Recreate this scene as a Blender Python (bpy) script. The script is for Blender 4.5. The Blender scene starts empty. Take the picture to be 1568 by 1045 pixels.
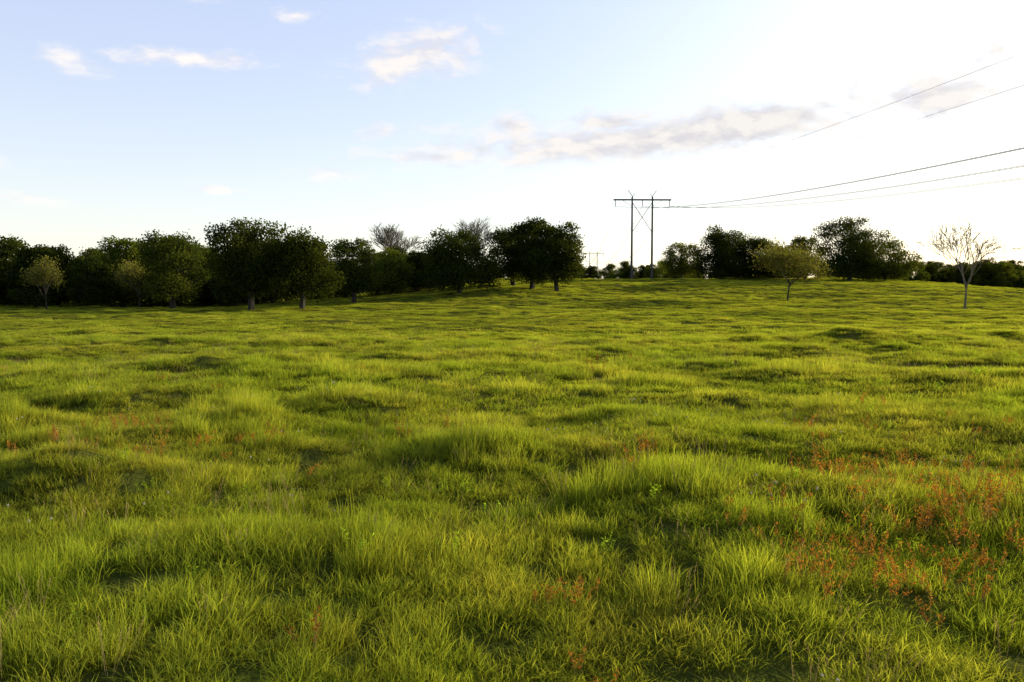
import bpy, math, numpy as np
from mathutils import Vector
rng=np.random.default_rng(7)
scene=bpy.context.scene
scene.view_settings.view_transform='Standard'
scene.view_settings.look='None'
scene.view_settings.exposure=0

SUN_AZ=math.radians(58); SUN_EL=math.radians(13.5)
sund=Vector((math.sin(SUN_AZ)*math.cos(SUN_EL),math.cos(SUN_AZ)*math.cos(SUN_EL),math.sin(SUN_EL)))

# ---------------- noise / terrain ----------------
def _h(ix,iy,s):
    v=np.sin(ix*127.1+iy*311.7+s*74.7)*43758.5453
    return v-np.floor(v)
def vn(x,y,s=0):
    x=np.asarray(x,float);y=np.asarray(y,float)
    ix=np.floor(x);iy=np.floor(y);fx=x-ix;fy=y-iy
    fx=fx*fx*(3-2*fx);fy=fy*fy*(3-2*fy)
    a=_h(ix,iy,s);b=_h(ix+1,iy,s);c=_h(ix,iy+1,s);d=_h(ix+1,iy+1,s)
    return (a*(1-fx)+b*fx)*(1-fy)+(c*(1-fx)+d*fx)*fy
def fbm(x,y,s=0,o=3):
    t=0;a=.5;n=0
    for i in range(o):
        t=t+a*vn(x*2**i+i*13.1,y*2**i+i*7.7,s+i);n+=a;a*=.5
    return t/n
def tuss(x,y,cell,r0,r1,s,pw=2.0,fill=.8):
    """jittered tussocks: one per cell, random size and amplitude (max of neighbours)"""
    x=np.asarray(x,float);y=np.asarray(y,float)
    cx=np.floor(x/cell);cy=np.floor(y/cell);out=np.zeros(np.shape(x))
    for i in (-1,0,1):
        for j in (-1,0,1):
            u=cx+i;v=cy+j
            px=(u+_h(u,v,s+1))*cell;py=(v+_h(u,v,s+2))*cell
            r=r0+(r1-r0)*_h(u,v,s+3);a=_h(u,v,s+4)**pw*(_h(u,v,s+5)<fill)
            out=np.maximum(out,a*np.exp(-((x-px)**2+((y-py)*1.15)**2)/(2*r*r)))
    return out
PY=[-400,-50,0,10,15,20,26,35,50,70,120,160,250,350,540,900,2500,6000]
PZ=[-1,0,0,-.02,-.02,-.22,-.06,-.80,-1.25,-1.6,-2.05,-2.0,-1.8,0.2,5,5,0,-10]
def terr(x,y):
    x=np.asarray(x,float);y=np.asarray(y,float)
    ys=y+3.0*(fbm(x/18,y/40,5,2)-.5)*np.clip(np.abs(y)/30,0,1)*2
    z=np.interp(ys,PY,PZ)
    fy=np.exp(-((y-205)**2)/(2*np.where(y<205,48,70)**2))
    fx=np.where(x<-2,np.exp(-(x+2)**2/(2*22**2)),np.where(x>75,np.exp(-(x-75)**2/(2*35**2)),1))
    z=z+5.5*fy*fx
    near=np.exp(-(y/60)**2)
    z=z+.25*(fbm(x/1.5,y/1.2,11,2)-.5)*near+.60*(fbm(x/5,y/4,12,2)-.5)*np.clip(y/15,0.15,1)
    z=z+.25*tuss(x,y,2.1,.25,.60,140,1.2)*near
    z=z+1.0*(fbm(x/20,y/12,15,2)-.5)*np.clip((y-35)/50,0,1)
    return z

def attr_col(me,cols):
    a=me.attributes.new('Col','FLOAT_COLOR','POINT')
    a.data.foreach_set('color',np.asarray(cols,dtype=np.float32).ravel())
def mk(name,verts,faces,mats,midx=None,cols=None,smooth=False,link=True,loc=None):
    me=bpy.data.meshes.new(name)
    me.from_pydata([tuple(v) for v in np.asarray(verts).tolist()],[],faces if isinstance(faces,list) else faces.tolist())
    for m in mats: me.materials.append(m)
    if midx is not None: me.polygons.foreach_set('material_index',np.asarray(midx,dtype=np.int32))
    if smooth: me.polygons.foreach_set('use_smooth',np.ones(len(me.polygons),dtype=bool))
    if cols is not None: attr_col(me,cols)
    me.update()
    ob=bpy.data.objects.new(name,me)
    if loc is not None: ob.location=loc
    if link: scene.collection.objects.link(ob)
    return ob

# ---------------- materials ----------------
class NT:
    def __init__(s,nt): s.nt=nt
    def n(s,t,**k):
        nd=s.nt.nodes.new(t)
        for a,b in k.items(): setattr(nd,a,b)
        return nd
    def l(s,a,b): s.nt.links.new(a,b)
    def math(s,op,a,b=None,clamp=False):
        nd=s.n('ShaderNodeMath',operation=op,use_clamp=clamp)
        for i,v in enumerate((a,b)):
            if v is None: continue
            if isinstance(v,(int,float)): nd.inputs[i].default_value=v
            else: s.l(v,nd.inputs[i])
        return nd.outputs[0]
    def mix(s,f,a,b,mode='MIX'):
        nd=s.n('ShaderNodeMix',data_type='RGBA',blend_type=mode)
        for sock,v in ((nd.inputs[0],f),(nd.inputs[6],a),(nd.inputs[7],b)):
            if isinstance(v,(int,float)): sock.default_value=v
            elif isinstance(v,tuple): sock.default_value=v if len(v)==4 else v+(1,)
            else: s.l(v,sock)
        return nd.outputs[2]
    def mr(s,v,a,b,c=0,d=1,smooth=False):
        nd=s.n('ShaderNodeMapRange')
        if smooth: nd.interpolation_type='SMOOTHSTEP'
        s.l(v,nd.inputs[0])
        for i,q in enumerate((a,b,c,d)): nd.inputs[i+1].default_value=q
        return nd.outputs[0]
    def noise(s,vec,scale,detail=3,rough=.5):
        nd=s.n('ShaderNodeTexNoise');nd.inputs['Scale'].default_value=scale
        nd.inputs['Detail'].default_value=detail;nd.inputs['Roughness'].default_value=rough
        if vec is not None: s.l(vec,nd.inputs['Vector'])
        return nd.outputs[0]
def newmat(name):
    m=bpy.data.materials.new(name);m.use_nodes=True
    m.node_tree.nodes.clear()
    return m,NT(m.node_tree)
def leafy(name,ca,cb,cdry,trans=.5,posnoise=True,tint=(1.25,1.15,.6),lo=.62,hi=1.12):
    """Col.r = position along blade / depth, Col.g = random"""
    m,t=newmat(name)
    at=t.n('ShaderNodeAttribute',attribute_name='Col')
    sep=t.n('ShaderNodeSeparateColor');t.l(at.outputs['Color'],sep.inputs[0])
    oi=t.n('ShaderNodeObjectInfo')
    geo=t.n('ShaderNodeNewGeometry')
    c=t.mix(sep.outputs[1],ca,cb)
    if posnoise:
        nz=t.noise(geo.outputs['Position'],.35,3)
        c=t.mix(t.mr(nz,.38,.64,0,.7),c,cdry)
        nz2=t.noise(geo.outputs['Position'],1.9,2)
        c=t.mix(t.mr(nz2,.3,.7,0,.6),c,ca)
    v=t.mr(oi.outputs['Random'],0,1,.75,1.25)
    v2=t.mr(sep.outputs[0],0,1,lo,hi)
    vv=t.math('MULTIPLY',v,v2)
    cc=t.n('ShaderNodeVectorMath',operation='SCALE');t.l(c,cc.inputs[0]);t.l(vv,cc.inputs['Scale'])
    tc=t.n('ShaderNodeVectorMath',operation='MULTIPLY');t.l(cc.outputs[0],tc.inputs[0]);tc.inputs[1].default_value=tint
    d=t.n('ShaderNodeBsdfDiffuse');t.l(cc.outputs[0],d.inputs[0])
    tr=t.n('ShaderNodeBsdfTranslucent');t.l(tc.outputs[0],tr.inputs[0])
    mx=t.n('ShaderNodeMixShader');mx.inputs[0].default_value=trans
    t.l(d.outputs[0],mx.inputs[1]);t.l(tr.outputs[0],mx.inputs[2])
    out=t.n('ShaderNodeOutputMaterial')
    t.l(mx.outputs[0],out.inputs[0])
    return m
def simple(name,c1,c2,scale=4,rough=.9):
    m,t=newmat(name)
    geo=t.n('ShaderNodeNewGeometry')
    nz=t.noise(geo.outputs['Position'],scale,4)
    c=t.mix(t.mr(nz,.3,.7),c1,c2)
    b=t.n('ShaderNodeBsdfPrincipled');t.l(c,b.inputs['Base Color']);b.inputs['Roughness'].default_value=rough
    out=t.n('ShaderNodeOutputMaterial');t.l(b.outputs[0],out.inputs[0])
    return m
# diffuse and translucent halves are mixed 50/50, so effective reflectance is about half of these
M_grass=leafy('grass_blades',(.29,.41,.04),(.55,.62,.07),(.68,.63,.11),.58,tint=(1.25,1.12,.5),lo=.22,hi=1.25)  # dark blade bases: shade between blades put into the colour, besides brown thatch
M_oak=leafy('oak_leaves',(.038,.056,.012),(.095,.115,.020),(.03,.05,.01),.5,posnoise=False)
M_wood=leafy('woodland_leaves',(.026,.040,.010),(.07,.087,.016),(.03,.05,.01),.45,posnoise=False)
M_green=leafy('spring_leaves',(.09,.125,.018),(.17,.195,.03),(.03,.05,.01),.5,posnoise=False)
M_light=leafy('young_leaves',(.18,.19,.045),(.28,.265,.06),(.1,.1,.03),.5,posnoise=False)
M_bud=leafy('bud_leaves',(.38,.32,.11),(.5,.42,.16),(.1,.1,.03),.5,posnoise=False)
M_sorrel=leafy('sorrel_red',(.36,.13,.025),(.60,.30,.05),(.2,.1,.03),.45,posnoise=False,tint=(1.1,.95,.5))
M_broad=leafy('broad_leaf',(.28,.43,.03),(.42,.55,.05),(.2,.2,.03),.5,posnoise=False)
M_seed=leafy('seed_stalks',(.36,.28,.13),(.48,.38,.18),(.2,.2,.03),.3,posnoise=False)
M_white=leafy('clover_white',(.55,.5,.45),(.7,.68,.62),(.2,.2,.03),.3,posnoise=False,tint=(1,1,1))
M_bark=simple('dark_bark',(.030,.024,.018),(.06,.048,.036),3)
M_palebark=simple('pale_bark',(.14,.12,.09),(.24,.21,.16),3)
M_budbark=simple('sunlit_pale_bark',(.15,.125,.09),(.27,.22,.15),3)
M_pole=simple('weathered_pole_wood',(.07,.06,.05),(.12,.105,.09),1.5)
M_steel=simple('galvanised_steel',(.14,.14,.14),(.2,.2,.2),6,.5)
M_wire=simple('weathered_conductor',(.05,.047,.045),(.07,.065,.06),1,.9)
M_ins=simple('insulator_glass',(.10,.09,.09),(.16,.15,.15),6,.3)

# ground
m,t=newmat('meadow_soil')
geo=t.n('ShaderNodeNewGeometry')
a=t.noise(geo.outputs['Position'],.12,5);b_=t.noise(geo.outputs['Position'],2.5,5,.65)
c=t.mix(t.mr(a,.35,.65),(.10,.125,.018),(.17,.17,.03))
c=t.mix(t.mr(b_,.35,.6,0,.7),c,(.055,.062,.016))
b=t.n('ShaderNodeBsdfDiffuse');t.l(c,b.inputs[0])
bp=t.n('ShaderNodeBump');bp.inputs['Strength'].default_value=.8;bp.inputs['Distance'].default_value=.2
t.l(b_,bp.inputs['Height']);t.l(bp.outputs[0],b.inputs['Normal'])
out=t.n('ShaderNodeOutputMaterial');t.l(b.outputs[0],out.inputs[0])
M_ground=m
def axis(n,lin,far,c0=0,k=6.5):
    u=np.linspace(-1,1,n);return c0+np.sinh(u*k)/np.sinh(k)*far
xs=axis(480,1,5000,0,7.6);ys=axis(580,1,5000,6,7.6)
X,Y=np.meshgrid(xs,ys);Z=terr(X,Y)
V=np.stack([X.ravel(),Y.ravel(),Z.ravel()],1)
nx=len(xs);i,j=np.meshgrid(np.arange(nx-1),np.arange(len(ys)-1))
q=(j*nx+i).ravel();F=np.stack([q,q+1,q+nx+1,q+nx],1)
mk('meadow_ground',V,F,[M_ground],smooth=True)

# ---------------- grass clumps ----------------
def blades(n,rad,h0,h1,w,seg,lean,seed,curl=.6):
    r=np.random.default_rng(seed)
    ang=r.uniform(0,6.283,n);rr=rad*np.sqrt(r.uniform(0,1,n))
    bx=rr*np.cos(ang);by=rr*np.sin(ang)
    h=(h0+(h1-h0)*r.uniform(0,1,n)**1.3)*(1-.25*(rr/rad)**2)
    la=r.uniform(0,6.283,n);lm=lean*r.uniform(.1,1.3,n)*h
    out=.3*h*(rr/rad)
    dx=np.cos(la)*lm+np.cos(ang)*out;dy=np.sin(la)*lm+np.sin(ang)*out
    fa=r.uniform(0,6.283,n);wx=np.cos(fa)*w*.5;wy=np.sin(fa)*w*.5
    ws=r.uniform(.5,1.5,n);g=r.uniform(0,1,n)
    vs=[];cs=[]
    for k in range(seg+1):
        tt=k/seg;b=tt**1.8
        cx=bx+dx*b;cy=by+dy*b;cz=h*(tt-.22*b*tt*np.minimum(lm/h*2,1.6))-.02
        f=(1-tt**1.6)*ws
        if k<seg:
            vs.append(np.stack([cx-wx*f,cy-wy*f,cz],1));vs.append(np.stack([cx+wx*f,cy+wy*f,cz],1))
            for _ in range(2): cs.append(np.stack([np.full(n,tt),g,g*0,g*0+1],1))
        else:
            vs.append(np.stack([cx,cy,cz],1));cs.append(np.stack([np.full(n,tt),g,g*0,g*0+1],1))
    m=len(vs);V=np.stack(vs,1).reshape(-1,3);C=np.stack(cs,1).reshape(-1,4)
    F=[]
    base=np.arange(n)*m
    for k in range(seg-1):
        F+=np.stack([base+2*k,base+2*k+1,base+2*k+3,base+2*k+2],1).tolist()
    k=seg-1
    F+=np.stack([base+2*k,base+2*k+1,base+2*k+2],1).tolist()
    return V,F,C
def srccoll(name): return bpy.data.collections.new(name)
def addsrc(coll,name,V,F,C,mats,midx=None):
    ob=mk(name,V,F,mats,cols=C,midx=midx,link=False);coll.objects.link(ob);return ob
gc=srccoll('grass_clump_source')
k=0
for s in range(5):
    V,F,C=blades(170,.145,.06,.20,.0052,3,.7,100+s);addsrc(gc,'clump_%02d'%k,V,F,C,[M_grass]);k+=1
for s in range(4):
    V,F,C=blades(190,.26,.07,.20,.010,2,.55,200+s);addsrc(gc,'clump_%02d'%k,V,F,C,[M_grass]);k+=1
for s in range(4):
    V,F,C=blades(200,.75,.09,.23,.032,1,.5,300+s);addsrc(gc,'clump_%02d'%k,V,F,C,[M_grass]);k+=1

def instancer(name,P,R,S,I,coll):
    me=bpy.data.meshes.new(name);me.vertices.add(len(P))
    me.vertices.foreach_set('co',P.astype(np.float32).ravel())
    a=me.attributes.new('rot','FLOAT_VECTOR','POINT');a.data.foreach_set('vector',R.astype(np.float32).ravel())
    a=me.attributes.new('scl','FLOAT_VECTOR','POINT');a.data.foreach_set('vector',S.astype(np.float32).ravel())
    a=me.attributes.new('idx','INT','POINT');a.data.foreach_set('value',I.astype(np.int32))
    me.update()
    ob=bpy.data.objects.new(name,me);scene.collection.objects.link(ob)
    ng=bpy.data.node_groups.new(name+'_nodes','GeometryNodeTree')
    ng.interface.new_socket('Geometry',in_out='INPUT',socket_type='NodeSocketGeometry')
    ng.interface.new_socket('Geometry',in_out='OUTPUT',socket_type='NodeSocketGeometry')
    gi=ng.nodes.new('NodeGroupInput');go=ng.nodes.new('NodeGroupOutput')
    ip=ng.nodes.new('GeometryNodeInstanceOnPoints')
    ci=ng.nodes.new('GeometryNodeCollectionInfo');ci.inputs['Collection'].default_value=coll
    ci.inputs['Separate Children'].default_value=True;ci.inputs['Reset Children'].default_value=True
    ip.inputs['Pick Instance'].default_value=True
    def na(nm,dt):
        n=ng.nodes.new('GeometryNodeInputNamedAttribute');n.data_type=dt;n.inputs['Name'].default_value=nm
        return next(o for o in n.outputs if o.enabled and o.name=='Attribute')
    L=ng.links.new
    L(gi.outputs[0],ip.inputs['Points']);L(ci.outputs[0],ip.inputs['Instance'])
    L(na('rot','FLOAT_VECTOR'),ip.inputs['Rotation']);L(na('scl','FLOAT_VECTOR'),ip.inputs['Scale'])
    L(na('idx','INT'),ip.inputs['Instance Index']);L(ip.outputs[0],go.inputs[0])
    md=ob.modifiers.new('scatter','NODES');md.node_group=ng
    return ob
TUSS=[(4.5,19,.5,1.9),(2.1,14.4,.5,1.5),(-.3,8.1,.7,1.5),(-2.3,30,.6,1.8),(-11,31,.6,2.1),(1.0,28,.5,1.6),(6,16,.4,1.),(10.5,19,.6,1.3),
 (-1.6,5.1,.6,1.0),(1.1,4.4,.6,.9),(-3.2,9.6,.5,1.0),(3.9,10.5,.5,1.1),(-5,27,.5,1.3),(8,26,.5,1.3),(15,30,.6,1.3),(9,13,.5,1.1),(-7,14,.5,1.)]
def gh(x,y):
    b=fbm(x/.33,y/.3,41,2);c=fbm(x/4,y/3,51,2)
    tk=np.maximum(tuss(x,y,.8,.13,.28,160,1.4),tuss(x,y,1.7,.22,.50,180,1.3))
    h=.58+2.0*tk*np.clip(.15+1.7*(c-.2),.2,1.3)+.5*(b-.5)
    for (tx,ty,r,g) in TUSS:
        h=h+g*np.exp(-((x-tx)**2+(y-ty)**2)/(2*(r*.45)**2))
    return np.clip(h,.38,2.7)
def wedge(y0,y1,dens,pad,slope=.95):
    W=slope*y1+pad
    n=int(dens*(y1-y0)*2*W)
    x=rng.uniform(-W,W,n);y=rng.uniform(y0,y1,n)
    m=np.abs(x)<slope*y+pad
    return x[m],y[m]
PX=[];PYY=[];SX=[];SZ=[];ID=[]
x,y=wedge(1,12.5,43,1.5,.80);h=gh(x,y);keep=rng.uniform(0,1,len(x))<np.clip((12.5-y)/3,0,1)
x,y,h=x[keep],y[keep],h[keep]
PX.append(x);PYY.append(y);SX.append(rng.uniform(.8,1.2,len(x)));SZ.append(h*rng.uniform(.75,1.3,len(x)));ID.append(rng.integers(0,5,len(x)))
x,y=wedge(9.5,45,13.5,3,.80);h=gh(x,y)
keep=(rng.uniform(0,1,len(x))<np.clip((y-9.5)/3,0,1))&(rng.uniform(0,1,len(x))<np.clip((45-y)/10,0,1))
x,y,h=x[keep],y[keep],h[keep]
PX.append(x);PYY.append(y);SX.append(rng.uniform(.8,1.2,len(x)));SZ.append(h*rng.uniform(.8,1.25,len(x)));ID.append(rng.integers(5,9,len(x)))
x,y=wedge(33,230,1.25,10,.78)
keep=(rng.uniform(0,1,len(x))<np.clip((y-33)/10,0,1))
x,y=x[keep],y[keep];h=np.clip(.55+2.2*tuss(x,y,3.0,.4,.9,200,1.8)*(.2+1.4*fbm(x/15,y/9,63,2))+.5*(fbm(x/9,y/9,61,2)-.5),.4,2.6)
PX.append(x);PYY.append(y);SX.append(rng.uniform(.8,1.3,len(x)));SZ.append(h*rng.uniform(.7,1.3,len(x)));ID.append(rng.integers(9,13,len(x)))
x=np.concatenate(PX);y=np.concatenate(PYY);sx=np.concatenate(SX);sz=np.concatenate(SZ);ID=np.concatenate(ID)
P=np.stack([x,y,terr(x,y)],1);n=len(x)
R=np.stack([rng.normal(0,.09,n),rng.normal(0,.09,n),rng.uniform(0,6.283,n)],1)
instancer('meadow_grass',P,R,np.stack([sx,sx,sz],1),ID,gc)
print('grass instances',n)

# ---------------- weeds ----------------
def leafquads(P,D,L,W,r,lift=0.0):
    n=len(P);up=r.normal(0,1,(n,3));s=np.cross(D,up);s/=np.linalg.norm(s,axis=1)[:,None]+1e-9
    L=np.asarray(L).reshape(-1,1)*np.ones((n,1));W=np.asarray(W).reshape(-1,1)*np.ones((n,1))
    a=P;b=P+D*L*.5+s*W*.5;c=P+D*L;d=P+D*L*.5-s*W*.5
    V=np.stack([a,b,c,d],1).reshape(-1,3);F=np.arange(n*4).reshape(-1,4)
    return V,F
def unit(v): return v/(np.linalg.norm(v,axis=-1,keepdims=True)+1e-9)
def weed(seed,kind):
    r=np.random.default_rng(seed)
    VV=[];FF=[];CC=[];MI=[];o=0
    def add(V,F,c,mi):
        nonlocal o
        VV.append(V);FF.extend((np.asarray(F)+o).tolist());CC.append(c);MI.extend([mi]*len(F));o+=len(V)
    ns={'sorrel':4,'broad':4,'seed':5,'white':2}[kind]
    for s in range(ns):
        a=r.uniform(0,6.28);base=np.array([math.cos(a),math.sin(a),0])*r.uniform(0,.08)
        H={'sorrel':.19,'broad':.14,'seed':.28,'white':.18}[kind]*r.uniform(.7,1.15)
        top=base+np.array([math.cos(a)*.3*H,math.sin(a)*.3*H,H])
        w=.0013
        p=[base,base*.5+top*.5,top];
        V=np.array([q+np.array(d)*w for q in p for d in ((1,0,0),(-.5,.87,0),(-.5,-.87,0))])
        F=[[i*3+j,i*3+(j+1)%3,i*3+3+(j+1)%3,i*3+3+j] for i in range(2) for j in range(3)]
        C=np.tile([.8,r.uniform(),0,1],(len(V),1));add(V,F,C,0)
        if kind=='sorrel':
            n=26;tt=r.uniform(.45,1.03,n)[:,None];P=base*(1-tt)+top*tt+r.normal(0,.006,(n,3))
            D=unit(np.stack([r.normal(0,1,n),r.normal(0,1,n),r.uniform(.2,1,n)],1))
            V,F=leafquads(P,D,r.uniform(.008,.024,n),r.uniform(.005,.012,n),r)
        elif kind=='broad':
            n=14;tt=r.uniform(.3,1,n)[:,None];P=base*(1-tt)+top*tt
            D=unit(np.stack([r.normal(0,1,n),r.normal(0,1,n),r.uniform(.3,1,n)],1))
            V,F=leafquads(P,D,r.uniform(.016,.034,n),r.uniform(.008,.014,n),r)
        elif kind=='seed':
            n=22;tt=r.uniform(.78,1.05,n)[:,None];P=base*(1-tt)+top*tt
            D=unit(np.stack([r.normal(0,.4,n),r.normal(0,.4,n),r.uniform(.8,1,n)],1))
            V,F=leafquads(P,D,r.uniform(.010,.018,n),r.uniform(.003,.005,n),r)
        else:
            n=40;D=unit(r.normal(0,1,(n,3)));P=top+D*.002
            V,F=leafquads(P,D,r.uniform(.006,.009,n),r.uniform(.004,.005,n),r)
        C=np.repeat(np.stack([r.uniform(.5,1,n),r.uniform(0,1,n),np.zeros(n),np.ones(n)],1),4,0)
        add(V,F,C,1)
    return np.concatenate(VV),FF,np.concatenate(CC),MI
def weedfield(name,kind,mats,xy,smin,smax,seed):
    c=srccoll(name+'_source')
    for s in range(4):
        V,F,C,MI=weed(seed+s,kind);addsrc(c,name+'_src_%d'%s,V,F,C,mats,MI)
    n=len(xy);z=terr(xy[:,0],xy[:,1]);sc=rng.uniform(smin,smax,n)*np.clip(.7+.32*gh(xy[:,0],xy[:,1]),.8,1.4)
    instancer(name,np.stack([xy[:,0],xy[:,1],z],1),np.stack([rng.normal(0,.2,n),rng.normal(0,.2,n),rng.uniform(0,6.28,n)],1),
      np.stack([sc,sc,sc],1),rng.integers(0,4,n),c)
pt=[(3.1,6.1,.5,18),(1.9,5.2,.25,10),(1.1,7.8,.3,7),(-4.2,8,.6,8),(-3.9,8.9,.5,10),(-2.9,8.1,.4,9),(3.3,7.2,.3,8),(1.9,4.4,.3,14),(3.3,5.4,.5,22),
    (4.4,9,.6,4),(.1,3.6,.1,1),(-1,3.5,.1,1),(.45,4.3,.15,3),(3.9,6.6,.4,9),(2.6,8.2,.4,3),(2.3,5.8,.8,9),(2.6,4.6,.4,12)]
xy=[np.column_stack([rng.normal(a,r,n),rng.normal(b,r*.8,n)]) for a,b,r,n in pt]
xw,yw=wedge(2.5,20,.08,2);xy.append(np.column_stack([xw,yw]))
weedfield('red_sorrel_weeds','sorrel',[M_seed,M_sorrel],np.concatenate(xy),.8,1.2,900)
xw,yw=wedge(2.2,16,1.0,2);mm=fbm(xw/2,yw/2,77,2)>.5
weedfield('broadleaf_weeds','broad',[M_broad,M_broad],np.column_stack([xw[mm],yw[mm]]),.6,1.1,920)
xw,yw=wedge(2.2,30,4,2);mm=fbm(xw/3,yw/3,87,2)>.46
weedfield('seeding_grass_stalks','seed',[M_seed,M_seed],np.column_stack([xw[mm],yw[mm]]),.5,.9,940)
xw,yw=wedge(2.2,12,1.0,2);mm=fbm(xw/2.2,yw/2.2,97,2)>.57
weedfield('white_clover_flowers','white',[M_broad,M_white],np.column_stack([xw[mm],yw[mm]]),.8,1.2,960)

# ---------------- trees ----------------
def tubes(paths,sides=6):
    VV=[];FF=[];o=0
    for pts,rad in paths:
        pts=np.asarray(pts,float);m=len(pts)
        d=unit(np.gradient(pts,axis=0));ref=np.array([0,0,1.]) if abs(d[0][2])<.9 else np.array([1.,0,0])
        a=unit(np.cross(d,ref));b=np.cross(d,a)
        an=np.arange(sides)/sides*2*math.pi
        ring=pts[:,None,:]+np.asarray(rad)[:,None,None]*(a[:,None,:]*np.cos(an)[None,:,None]+b[:,None,:]*np.sin(an)[None,:,None])
        VV.append(ring.reshape(-1,3))
        for i in range(m-1):
            for j in range(sides):
                FF.append([o+i*sides+j,o+i*sides+(j+1)%sides,o+(i+1)*sides+(j+1)%sides,o+(i+1)*sides+j])
        o+=m*sides
    return np.concatenate(VV),FF
def branches(r,H,W,levels=4,vase=.55,rad0=None,trunkfrac=.28,kids=4):
    paths=[];tips=[]
    def br(p,d,L,rad,lv):
        m=5;pts=[p];dd=d.copy()
        for i in range(m-1):
            dd=unit(dd+r.normal(0,.13 if lv else .025,3)+np.array([0,0,.07 if lv<levels else .0]));pts.append(pts[-1]+dd*L/(m-1))
        pts=np.array(pts);paths.append((pts,np.linspace(rad,rad*(.55 if lv<levels else .35),m)))
        if lv==levels: tips.append(pts[-1]);tips.append(pts[2]);return
        nk=kids+(1 if lv==0 else 0)
        for c in range(nk):
            f=r.uniform(.45,1) if c<nk-1 else 1
            if lv==0: f=r.uniform(.75,1) if c<nk-1 else 1
            q=np.array([np.interp(f,np.linspace(0,1,m),pts[:,k]) for k in range(3)])
            az=r.uniform(0,6.28) if lv else c*6.28/nk+r.uniform(-.5,.5)
            perp=unit(np.cross(dd,np.array([math.cos(az),math.sin(az),.3])))
            sp=vase*r.uniform(.6,1.3)
            nd=unit(dd*math.cos(sp)+perp*math.sin(sp))
            br(q,nd,L*r.uniform(.6,.82)*(1.25 if lv==0 else 1),rad*(.5 if lv else .55)*r.uniform(.8,1.1),lv+1)
    br(np.array([0,0,-.4]),np.array([0,0,1.]),H*trunkfrac+.4,rad0 or H*.02,0)
    A=np.concatenate([p for p,_ in paths]);top=A[:,2].max()
    up=A[A[:,2]>top*.3];cx=(np.percentile(up[:,0],2)+np.percentile(up[:,0],98))/2;cy=(np.percentile(up[:,1],2)+np.percentile(up[:,1],98))/2
    w=max(np.percentile(np.abs(up[:,0]-cx),98),np.percentile(np.abs(up[:,1]-cy),98))
    sz=H/top;sxy=(W/2)/w
    def tf(p):   # recentre the crown above the trunk
        k=np.clip((p[:,2]-top*.2)/(top*.5),0,1)[:,None]
        return (p-np.array([[cx,cy,0]])*k)*np.array([sxy,sxy,sz])
    paths=[(tf(p),rd) for p,rd in paths]
    return paths,tf(np.array(tips))
def oak(seed,H,W,cb=.18,leaves=9000,leaf=.34,nl=36):
    r=np.random.default_rng(seed)
    ch=H*(1-cb);cz=H*cb
    lob=[]
    for i in range(nl):
        u=(i+.5)/nl; z=u
        env=math.sqrt(max(0.05,1-((z-.36)/.72)**2)) if z>.36 else .82+.18*z/.36
        a=i*2.399+r.uniform(-.6,.6);rr=env*(r.uniform(.6,1.08) if i%4 else r.uniform(0,.5))
        lr=r.uniform(.12,.23)*(1.1-.3*z)
        R=(W/2)*rr*(1-lr*.7)
        lob.append((np.array([R*math.cos(a),R*math.sin(a),cz+ch*(.10+.80*z)-ch*.08*r.uniform(0,1)]),lr*W*np.array([1,1,.65*r.uniform(.8,1.25)]),1.))
    lob.append((np.array([0,0,cz+ch*.45]),np.array([W*.36,W*.36,ch*.38]),.25))
    ps=[];cs=[];dirs=[]
    wts=np.array([l[1][0]**2*l[2] for l in lob]);wts/=wts.sum()
    for (c,s,_w),w in zip(lob,wts):
        n=int(leaves*w);d=unit(r.normal(0,1,(n,3)));d[:,2]=np.where(r.uniform(0,1,n)<.35,np.abs(d[:,2]),d[:,2])
        rad=r.uniform(0,1,n)**.42*1.0
        bump=1+.28*np.sin(d[:,0]*5+seed)*np.cos(d[:,1]*6+c[0])+.15*r.normal(0,1,n)
        p=c+d*s*(rad*bump)[:,None]
        ps.append(p);dirs.append(unit(d*.6+r.normal(0,.8,(n,3))))
        g=np.clip(r.uniform(.1,.9)+r.normal(0,.18,n),0,1)
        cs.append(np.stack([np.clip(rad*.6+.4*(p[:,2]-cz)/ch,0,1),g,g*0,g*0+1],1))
    P=np.concatenate(ps);D=np.concatenate(dirs);C=np.concatenate(cs)
    P[:,2]=cz+(P[:,2]-cz)*((H-cz)/(np.percentile(P[:,2],99.6)-cz))
    k=P[:,2]>cz*.6+.15;P=P[k];D=D[k];C=C[k]
    n=len(P)
    LV,LF=leafquads(P,D,r.uniform(leaf*.6,leaf*1.4,n),r.uniform(leaf*.5,leaf*1.0,n),r)
    paths=[];th=cz+ch*.35
    tp=np.array([[0,0,-.5],[r.normal(0,.1),r.normal(0,.1),th*.35],[r.normal(0,.25),r.normal(0,.25),th*.7],[r.normal(0,.3),r.normal(0,.3),th]])
    R0=H*.034;paths.append((tp,[R0*1.35,R0,R0*.8,R0*.55]))
    for c,s,_w in lob:
        f=r.uniform(.35,.95);q=np.array([np.interp(f,[0,.35,.7,1],tp[:,k]) for k in range(3)])
        q[2]=min(q[2],c[2]-.2) if c[2]>1.5 else q[2]
        mid=q*.5+c*.5+np.array([0,0,.06*H])*r.uniform(-.3,1);paths.append((np.array([q,mid,c]),[R0*.38,R0*.24,R0*.08]))
    TV,TF=tubes(paths,6)
    V=np.concatenate([TV,LV]);F=TF+(LF+len(TV)).tolist()
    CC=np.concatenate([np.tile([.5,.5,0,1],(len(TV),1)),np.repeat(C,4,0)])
    return V,F,CC,[0]*len(TF)+[1]*len(LF)
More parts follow.
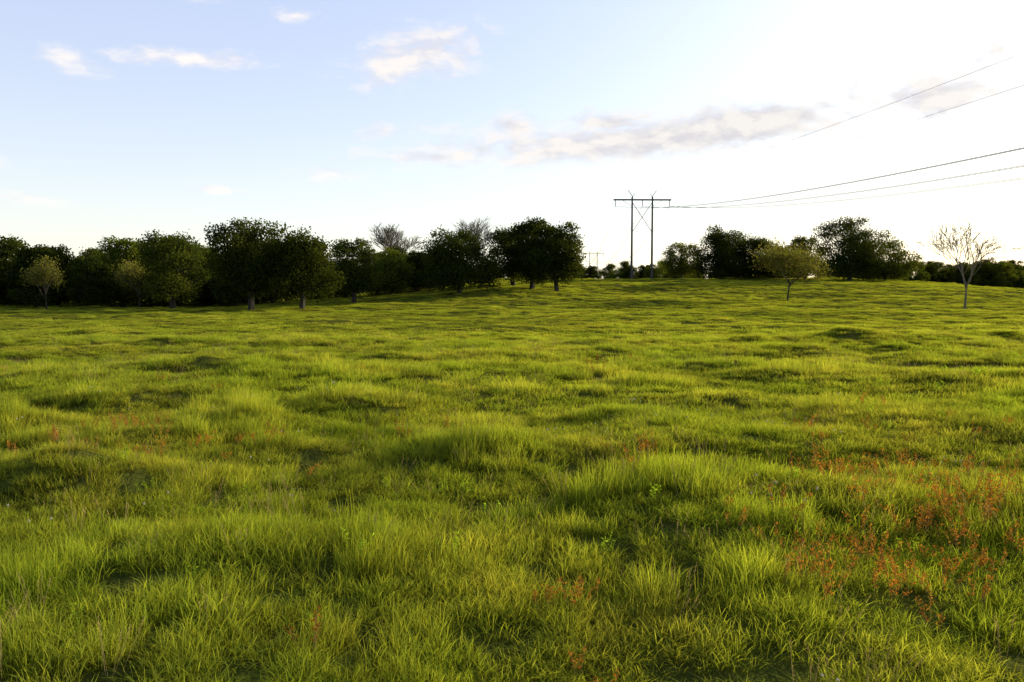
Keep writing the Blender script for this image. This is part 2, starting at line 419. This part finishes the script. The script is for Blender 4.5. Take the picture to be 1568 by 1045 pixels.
def airy(seed,H,W,nleaf,leaf,levels=4,vase=.5,spread=.5,kids=4,tf=.28,minr=.018,r0=None):
    r=np.random.default_rng(seed)
    paths,tips=branches(r,H,W,levels,vase,trunkfrac=tf,kids=kids,rad0=r0)
    paths=[(p,np.maximum(rd,minr)) for p,rd in paths]
    TV,TF=tubes(paths,4)
    if nleaf:
        ti=r.integers(0,len(tips),nleaf);P=tips[ti]+r.normal(0,spread,(nleaf,3))
        P=P[P[:,2]>H*.16];n=len(P);D=unit(r.normal(0,1,(n,3)))
        LV,LF=leafquads(P,D,r.uniform(leaf*.7,leaf*1.4,n),r.uniform(leaf*.4,leaf*.9,n),r)
        g=np.clip(.5+.4*np.sin(P[:,0]*1.1+seed)*np.cos(P[:,2]*1.3)+r.normal(0,.15,n),0,1)
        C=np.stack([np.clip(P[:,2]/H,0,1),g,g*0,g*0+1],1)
        V=np.concatenate([TV,LV]);F=TF+(LF+len(TV)).tolist()
        return V,F,np.concatenate([np.tile([.5,.5,0,1],(len(TV),1)),np.repeat(C,4,0)]),[0]*len(TF)+[1]*len(LF)
    return TV,TF,np.tile([.5,.5,0,1],(len(TV),1)),[0]*len(TF)
def place(name,data,mats,x,y,rot=0):
    V,F,C,MI=data
    ob=mk(name,V,F,mats,midx=MI,cols=C,loc=(x,y,float(terr(x,y))));ob.rotation_euler[2]=rot
    return ob
O=[('oak_tree',-55.5,135,12.2,11.5,.14,M_oak,11000),('oak_tree',-37.3,118,12.6,11.8,.18,M_oak,14000),('oak_tree',-29.3,115,10.2,12,.17,M_oak,13000),
   ('oak_tree',-26.8,140,10.6,8.8,.15,M_oak,8000),('maple_tree',-24,163,9.0,9,.06,M_green,8000),('maple_tree',-19.3,172,7.4,9,.04,M_green,7000),
   ('oak_tree',-9.3,145,10.6,13.2,.05,M_wood,15000),('oak_tree',.3,166,11.4,11.8,.10,M_oak,12000),('oak_tree',8.2,150,12.0,10,.11,M_oak,13000),
   ('oak_tree',3.8,156,12.8,11,.11,M_wood,13000),('maple_tree',44,214,9.0,10,.05,M_green,8000),('oak_tree',52,205,12.4,15.5,.0,M_wood,18000),
   ('oak_tree',60,207,10.4,14,.0,M_wood,15000),('maple_tree',70.5,199,10,10.5,.04,M_oak,9000),('oak_tree',77.5,190,14.2,16,.04,M_wood,18000),
   ('maple_tree',88,195,9.4,13,.0,M_oak,11000),('oak_tree',-14.5,168,7.8,8.5,.03,M_oak,7000),('maple_tree',65.5,203,8,10.5,.0,M_oak,8000)]
for i,(nm,x,y,H,W,cb,mt,nlv) in enumerate(O):
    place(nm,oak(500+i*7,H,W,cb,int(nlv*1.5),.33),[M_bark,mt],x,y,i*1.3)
place('young_elm_tree',airy(41,8.2,5.8,3200,.24,4,.5,.45),[M_bark,M_light],-73.3,130)
place('young_elm_tree',airy(42,9.4,9.8,8500,.25,4,.6,.7),[M_bark,M_light],44.7,134,.6)
place('young_elm_tree',airy(43,8.0,8.5,3200,.26,4,.6,.5),[M_bark,M_light],-64,142)
place('bare_pecan_tree',airy(44,15.2,10.5,0,.2,5,.40,.5,4,.25,.028,.26),[M_palebark],-25.8,185)
place('bare_pecan_tree',airy(45,14.2,12,0,.2,5,.42,.5,4,.25,.026,.26),[M_palebark],-6,167)
place('bare_pecan_tree',airy(53,12.4,10.6,1600,.11,4,.42,.35,4,.27,.022,.17),[M_budbark,M_bud],58.7,107,1.0)

fc=srccoll('woodland_source')
for s in range(5):
    V,F,C,MI=oak(700+s,12,9.8,.04,10500,.40,30);addsrc(fc,'wood_%d'%s,V,F,C,[M_bark,(M_wood,M_oak,M_wood,M_green,M_oak)[s]],MI)
for s in range(2):
    V,F,C,MI=airy(720+s,11,8,5000,.32,3,.6,.8);addsrc(fc,'wood_%d'%(5+s),V,F,C,[M_bark,M_green],MI)
px=[];
for row,(yy,stp) in enumerate(((146,12.0),(158,7.5),(170,6.5),(184,6))):
    xx=np.arange(-230,-24 if row<2 else -12,stp);xx=xx+rng.uniform(-3,3,len(xx))
    if row<2: xx=xx[xx<-42+row*6]
    px.append(np.column_stack([xx,yy+rng.uniform(-4,4,len(xx))]))
P=np.concatenate(px);n=len(P);sc=rng.uniform(.72,1.14,n);sc=np.where(P[:,0]>-50,sc*.88,sc);sc=np.where(P[:,0]>-32,sc*.85,sc)
I=np.where(rng.uniform(0,1,n)<.16,rng.integers(5,7,n),rng.integers(0,5,n))
instancer('woodland_edge',np.column_stack([P,terr(P[:,0],P[:,1])-.2]),np.column_stack([np.zeros(n),np.zeros(n),rng.uniform(0,6.28,n)]),
   np.column_stack([sc*rng.uniform(.95,1.2,n),sc*rng.uniform(.95,1.2,n),sc]),I,fc)
px=[]
for yy,x0,x1,stp in ((400,-320,330,8),(415,-320,420,9),(340,150,420,7),(352,140,420,8),(600,-400,700,12)):
    xx=np.arange(x0,x1,stp)+0.;xx+=rng.uniform(-3,3,len(xx));px.append(np.column_stack([xx,yy+rng.uniform(-8,8,len(xx))]))
P=np.concatenate(px);n=len(P);sc=rng.uniform(.75,1.12,n)
I=np.where(rng.uniform(0,1,n)<.2,rng.integers(5,7,n),rng.integers(0,5,n))
instancer('distant_tree_line',np.column_stack([P,terr(P[:,0],P[:,1])-.2]),np.column_stack([np.zeros(n),np.zeros(n),rng.uniform(0,6.28,n)]),
   np.column_stack([sc,sc,sc]),I,fc)

# ---------------- power line ----------------
def box(p,q,w,h,up=(0,0,1)):
    p=np.array(p,float);q=np.array(q,float);d=unit(q-p);u=np.array(up,float)
    if abs(np.dot(d,u))>.95:u=np.array([0,1.,0])
    s=unit(np.cross(d,u));u=np.cross(s,d)
    V=[e+s*a*w/2+u*b*h/2 for e in (p,q) for a,b in ((-1,-1),(1,-1),(1,1),(-1,1))]
    F=[[0,1,2,3],[7,6,5,4],[0,4,5,1],[1,5,6,2],[2,6,7,3],[3,7,4,0]]
    return np.array(V),F
def joinp(parts):
    V=[];F=[];o=0
    for v,f in parts:
        V.append(v);F+=[[a+o for a in q] for q in f];o+=len(v)
    return np.concatenate(V),F
HT=19.6;CA=18.9
def tower(x,y,rot):
    z=float(terr(x,y));e=bpy.data.objects.new('h_frame_power_pylon',None);scene.collection.objects.link(e)
    e.location=(x,y,z);e.rotation_euler[2]=rot
    def part(nm,vf,mat):
        ob=mk(nm,vf[0],vf[1],[mat]);ob.parent=e
    s=2.4
    for i,sx in enumerate((-s,s)):
        part('pole_%d'%(i+1),tubes([(np.array([[sx,0,-1.],[sx,0,7],[sx,0,14],[sx,0,HT]]),[.28,.25,.22,.19])],10),M_pole)
        sg=np.sign(sx)
        part('shield_wire_arm_%d'%(i+1),joinp([box((sx-sg*.2,0,HT-.1),(sx+sg*.95,0,HT+1.5),.13,.13),box((sx,0,HT-.2),(sx-sg*.6,0,HT+.8),.10,.10)]),M_steel)
    part('crossarm',joinp([box((-6.8,-.29,CA),(6.8,-.29,CA),.14,.30),box((-6.8,.29,CA),(6.8,.29,CA),.14,.30),
         box((-6.75,-.21,CA),(-6.75,.21,CA),.14,.2),box((6.75,-.21,CA),(6.75,.21,CA),.14,.2)]),M_pole)
    part('x_brace',joinp([box((-s,-.12,CA-7.6),(s,-.12,CA-.5),.12,.12),box((-s,.12,CA-.5),(s,.12,CA-7.6),.12,.12)]),M_pole)
    part('knee_braces',joinp([box((-s,.05,CA-1.5),(-4.6,.05,CA-.15),.08,.08),box((s,.05,CA-1.5),(4.6,.05,CA-.15),.08,.08)] ),M_steel)
    ins=[]
    for ix in (-6.4,0,6.4):
        zz=np.linspace(CA-.1,CA-1.5,15);rd=[.05+.09*(k%2) for k in range(15)]
        ins.append(tubes([(np.column_stack([np.full(15,ix),np.zeros(15),zz]),rd)],8))
    part('insulators',joinp(ins),M_ins)
    c,sn=math.cos(rot),math.sin(rot)
    W=lambda lx,lz:np.array([x+lx*c,y+lx*sn,z+lz])
    return [W(-6.4,CA-1.5),W(0,CA-1.5),W(6.4,CA-1.5),W(-s-.95,HT+1.5),W(s+.95,HT+1.5)]
T0=tower(49,-150,.03);T1=tower(30.7,196,.03);T2=tower(52.6,535,-.04)
paths=[]
for A,B,sag in ((T0,T1,9.2),(T1,T2,9)):
    for i,(a,b) in enumerate(zip(A,B)):
        for off in ((-.22,.22) if i<3 else (0,)):       # twin-bundle phases, single shield wires
            tt=np.linspace(0,1,70)[:,None];sg=sag if i<3 else sag*.62
            p=a*(1-tt)+b*tt;p[:,2]-=(sg*4*tt*(1-tt))[:,0];p[:,0]+=off;p[:,2]+=off*.35
            paths.append((p,np.full(70,.026 if i<3 else .013)))
V,F=tubes(paths,5);mk('power_lines',V,F,[M_wire])

# ---------------- sun + sky ----------------
L=bpy.data.lights.new('sun','SUN');L.energy=5.0;L.angle=math.radians(.5);L.color=(1,.89,.62)
so=bpy.data.objects.new('sun',L);so.rotation_euler=sund.to_track_quat('Z','Y').to_euler();so.location=(60,30,40);scene.collection.objects.link(so)
w=bpy.data.worlds.new('World');scene.world=w;w.use_nodes=True;w.node_tree.nodes.clear()
t=NT(w.node_tree)
sky=t.n('ShaderNodeTexSky',sky_type='NISHITA');sky.sun_disc=False;sky.sun_elevation=SUN_EL;sky.sun_rotation=SUN_AZ
sky.air_density=1.0;sky.dust_density=1.0;sky.ozone_density=1.5;sky.altitude=50
tc=t.n('ShaderNodeTexCoord');nv=t.n('ShaderNodeVectorMath',operation='NORMALIZE');t.l(tc.outputs['Generated'],nv.inputs[0])
sp=t.n('ShaderNodeSeparateXYZ');t.l(nv.outputs[0],sp.inputs[0])
az=t.math('ARCTAN2',sp.outputs[0],sp.outputs[1]);el=t.math('ARCSINE',sp.outputs[2])
ae=t.n('ShaderNodeCombineXYZ');t.l(az,ae.inputs[0]);t.l(el,ae.inputs[1])
wn=t.n('ShaderNodeTexNoise');wn.inputs['Scale'].default_value=12;wn.inputs['Detail'].default_value=5;t.l(ae.outputs[0],wn.inputs['Vector'])
ws=t.n('ShaderNodeVectorMath',operation='SUBTRACT');t.l(wn.outputs['Color'],ws.inputs[0]);ws.inputs[1].default_value=(.5,.5,.5)
wm=t.n('ShaderNodeVectorMath',operation='MULTIPLY');t.l(ws.outputs[0],wm.inputs[0]);wm.inputs[1].default_value=(.06,.018,0)
wa=t.n('ShaderNodeVectorMath',operation='ADD');t.l(ae.outputs[0],wa.inputs[0]);t.l(wm.outputs[0],wa.inputs[1])
CL=[(-20.8,14.3,7.0,.8,2,.95),(-27.7,13.5,2.4,1.0,-12,.8),(-14.6,17.3,2.4,.8,5,.75),(-24.4,18.2,3,.9,0,.65),(-20.6,18.2,2.5,.7,0,.5),
    (-6.5,15.3,6.0,2.3,14,1.1),(9.7,9.9,20,1.8,3,1.4),(0,10.8,3,1.2,0,1.1),(6.8,11.2,4.5,1.1,0,1.1),(16,10.8,10,1.7,2,1.3),(-5.5,8.9,4.5,.7,2,1.15),
    (-9,10.4,2.8,.8,0,.85),(-5.2,10.8,2,.5,0,.7),(-11.8,7.5,3.4,.8,0,.7),(27,11.6,9,2.6,0,1.1),(29.5,13.6,4,1.4,20,1.0),(-19.4,6.3,3,.4,0,.7),(-31,5.2,4,.6,0,.7),
    (44,14,9,2.5,5,1),(-42,12,9,1.6,5,.9),(-38,7,8,.9,0,.8)]
mask=None
for a,e,hw,hh,ro,st in CL:
    mp=t.n('ShaderNodeMapping',vector_type='TEXTURE');t.l(wa.outputs[0],mp.inputs[0])
    r_=math.radians
    mp.inputs['Location'].default_value=(r_(a),r_(e),0);mp.inputs['Rotation'].default_value=(0,0,r_(ro));mp.inputs['Scale'].default_value=(r_(hw),r_(hh),1)
    ln=t.n('ShaderNodeVectorMath',operation='LENGTH');t.l(mp.outputs[0],ln.inputs[0])
    v=t.mr(ln.outputs['Value'],1.25,0,0,st)
    mask=v if mask is None else t.math('MAXIMUM',mask,v)
st=t.n('ShaderNodeMapping');t.l(wa.outputs[0],st.inputs[0]);st.inputs['Scale'].default_value=(1,2.2,1)
cn=t.noise(st.outputs[0],24,9,.6)
den=t.math('ADD',mask,t.math('MULTIPLY',t.math('SUBTRACT',cn,.5),1.9))
mgate=t.mr(mask,.0,.35,0,1,True)
cd=t.math('MULTIPLY',t.mr(den,.15,1.1,0,1,True),mgate)
st2=t.n('ShaderNodeMapping');t.l(wa.outputs[0],st2.inputs[0]);st2.inputs['Scale'].default_value=(1,2.2,1);st2.inputs['Location'].default_value=(.012,.03,0)
cn2=t.noise(st2.outputs[0],24,4,.5)
dt=t.n('ShaderNodeVectorMath',operation='DOT_PRODUCT');t.l(nv.outputs[0],dt.inputs[0]);dt.inputs[1].default_value=tuple(sund)
shade=t.mr(t.math('SUBTRACT',cn,cn2),-.12,.10)
grey=t.mr(dt.outputs['Value'],.30,.75)
c_away=t.mix(shade,(8.9,8.6,9.1),(11.0,10.2,9.6))
c_sun=t.mix(shade,(7.0,6.7,6.9),(9.3,8.8,8.3))
ccol=t.mix(grey,c_away,c_sun)
g=t.math('MINIMUM',t.math('POWER',t.mr(dt.outputs['Value'],0.0,1),5.0),.45)
zc=t.math('MAXIMUM',sp.outputs[2],0.0)
hz=t.math('POWER',t.math('SUBTRACT',1.0,zc),5.0)
haze=t.mix(hz,(4.0,4.5,6.6),(7.6,7.3,6.4))
fall=t.mr(zc,.32,.58,1,.03,True)          # haze fades towards the zenith, shaped to cut fill light from overhead
hs=t.n('ShaderNodeVectorMath',operation='SCALE');t.l(haze,hs.inputs[0]);t.l(fall,hs.inputs['Scale'])
back=t.mr(dt.outputs['Value'],-.75,-.2,.3,1)  # haze dimmed opposite the sun, shaped to cut fill light from behind
hs2=t.n('ShaderNodeVectorMath',operation='SCALE');t.l(hs.outputs[0],hs2.inputs[0]);t.l(back,hs2.inputs['Scale'])
base=t.mix(1.0,sky.outputs[0],hs2.outputs[0],'ADD')
gl=t.mix(1.0,base,t.mix(g,(0,0,0),(7.5,6.2,4.0)),'ADD')
fin=t.mix(t.math('MULTIPLY',cd,.9),gl,ccol)
bg=t.n('ShaderNodeBackground');bg.inputs['Strength'].default_value=.1;t.l(fin,bg.inputs[0])
wo=t.n('ShaderNodeOutputWorld');t.l(bg.outputs[0],wo.inputs[0])

# ---------------- camera ----------------
cam=bpy.data.cameras.new('camera');cam.lens=29;cam.sensor_width=36;cam.clip_end=12000;cam.clip_start=.05
co=bpy.data.objects.new('camera',cam);co.location=(0,0,1.6);co.rotation_euler=(math.radians(90-3.72),0,0)
scene.collection.objects.link(co);scene.camera=co
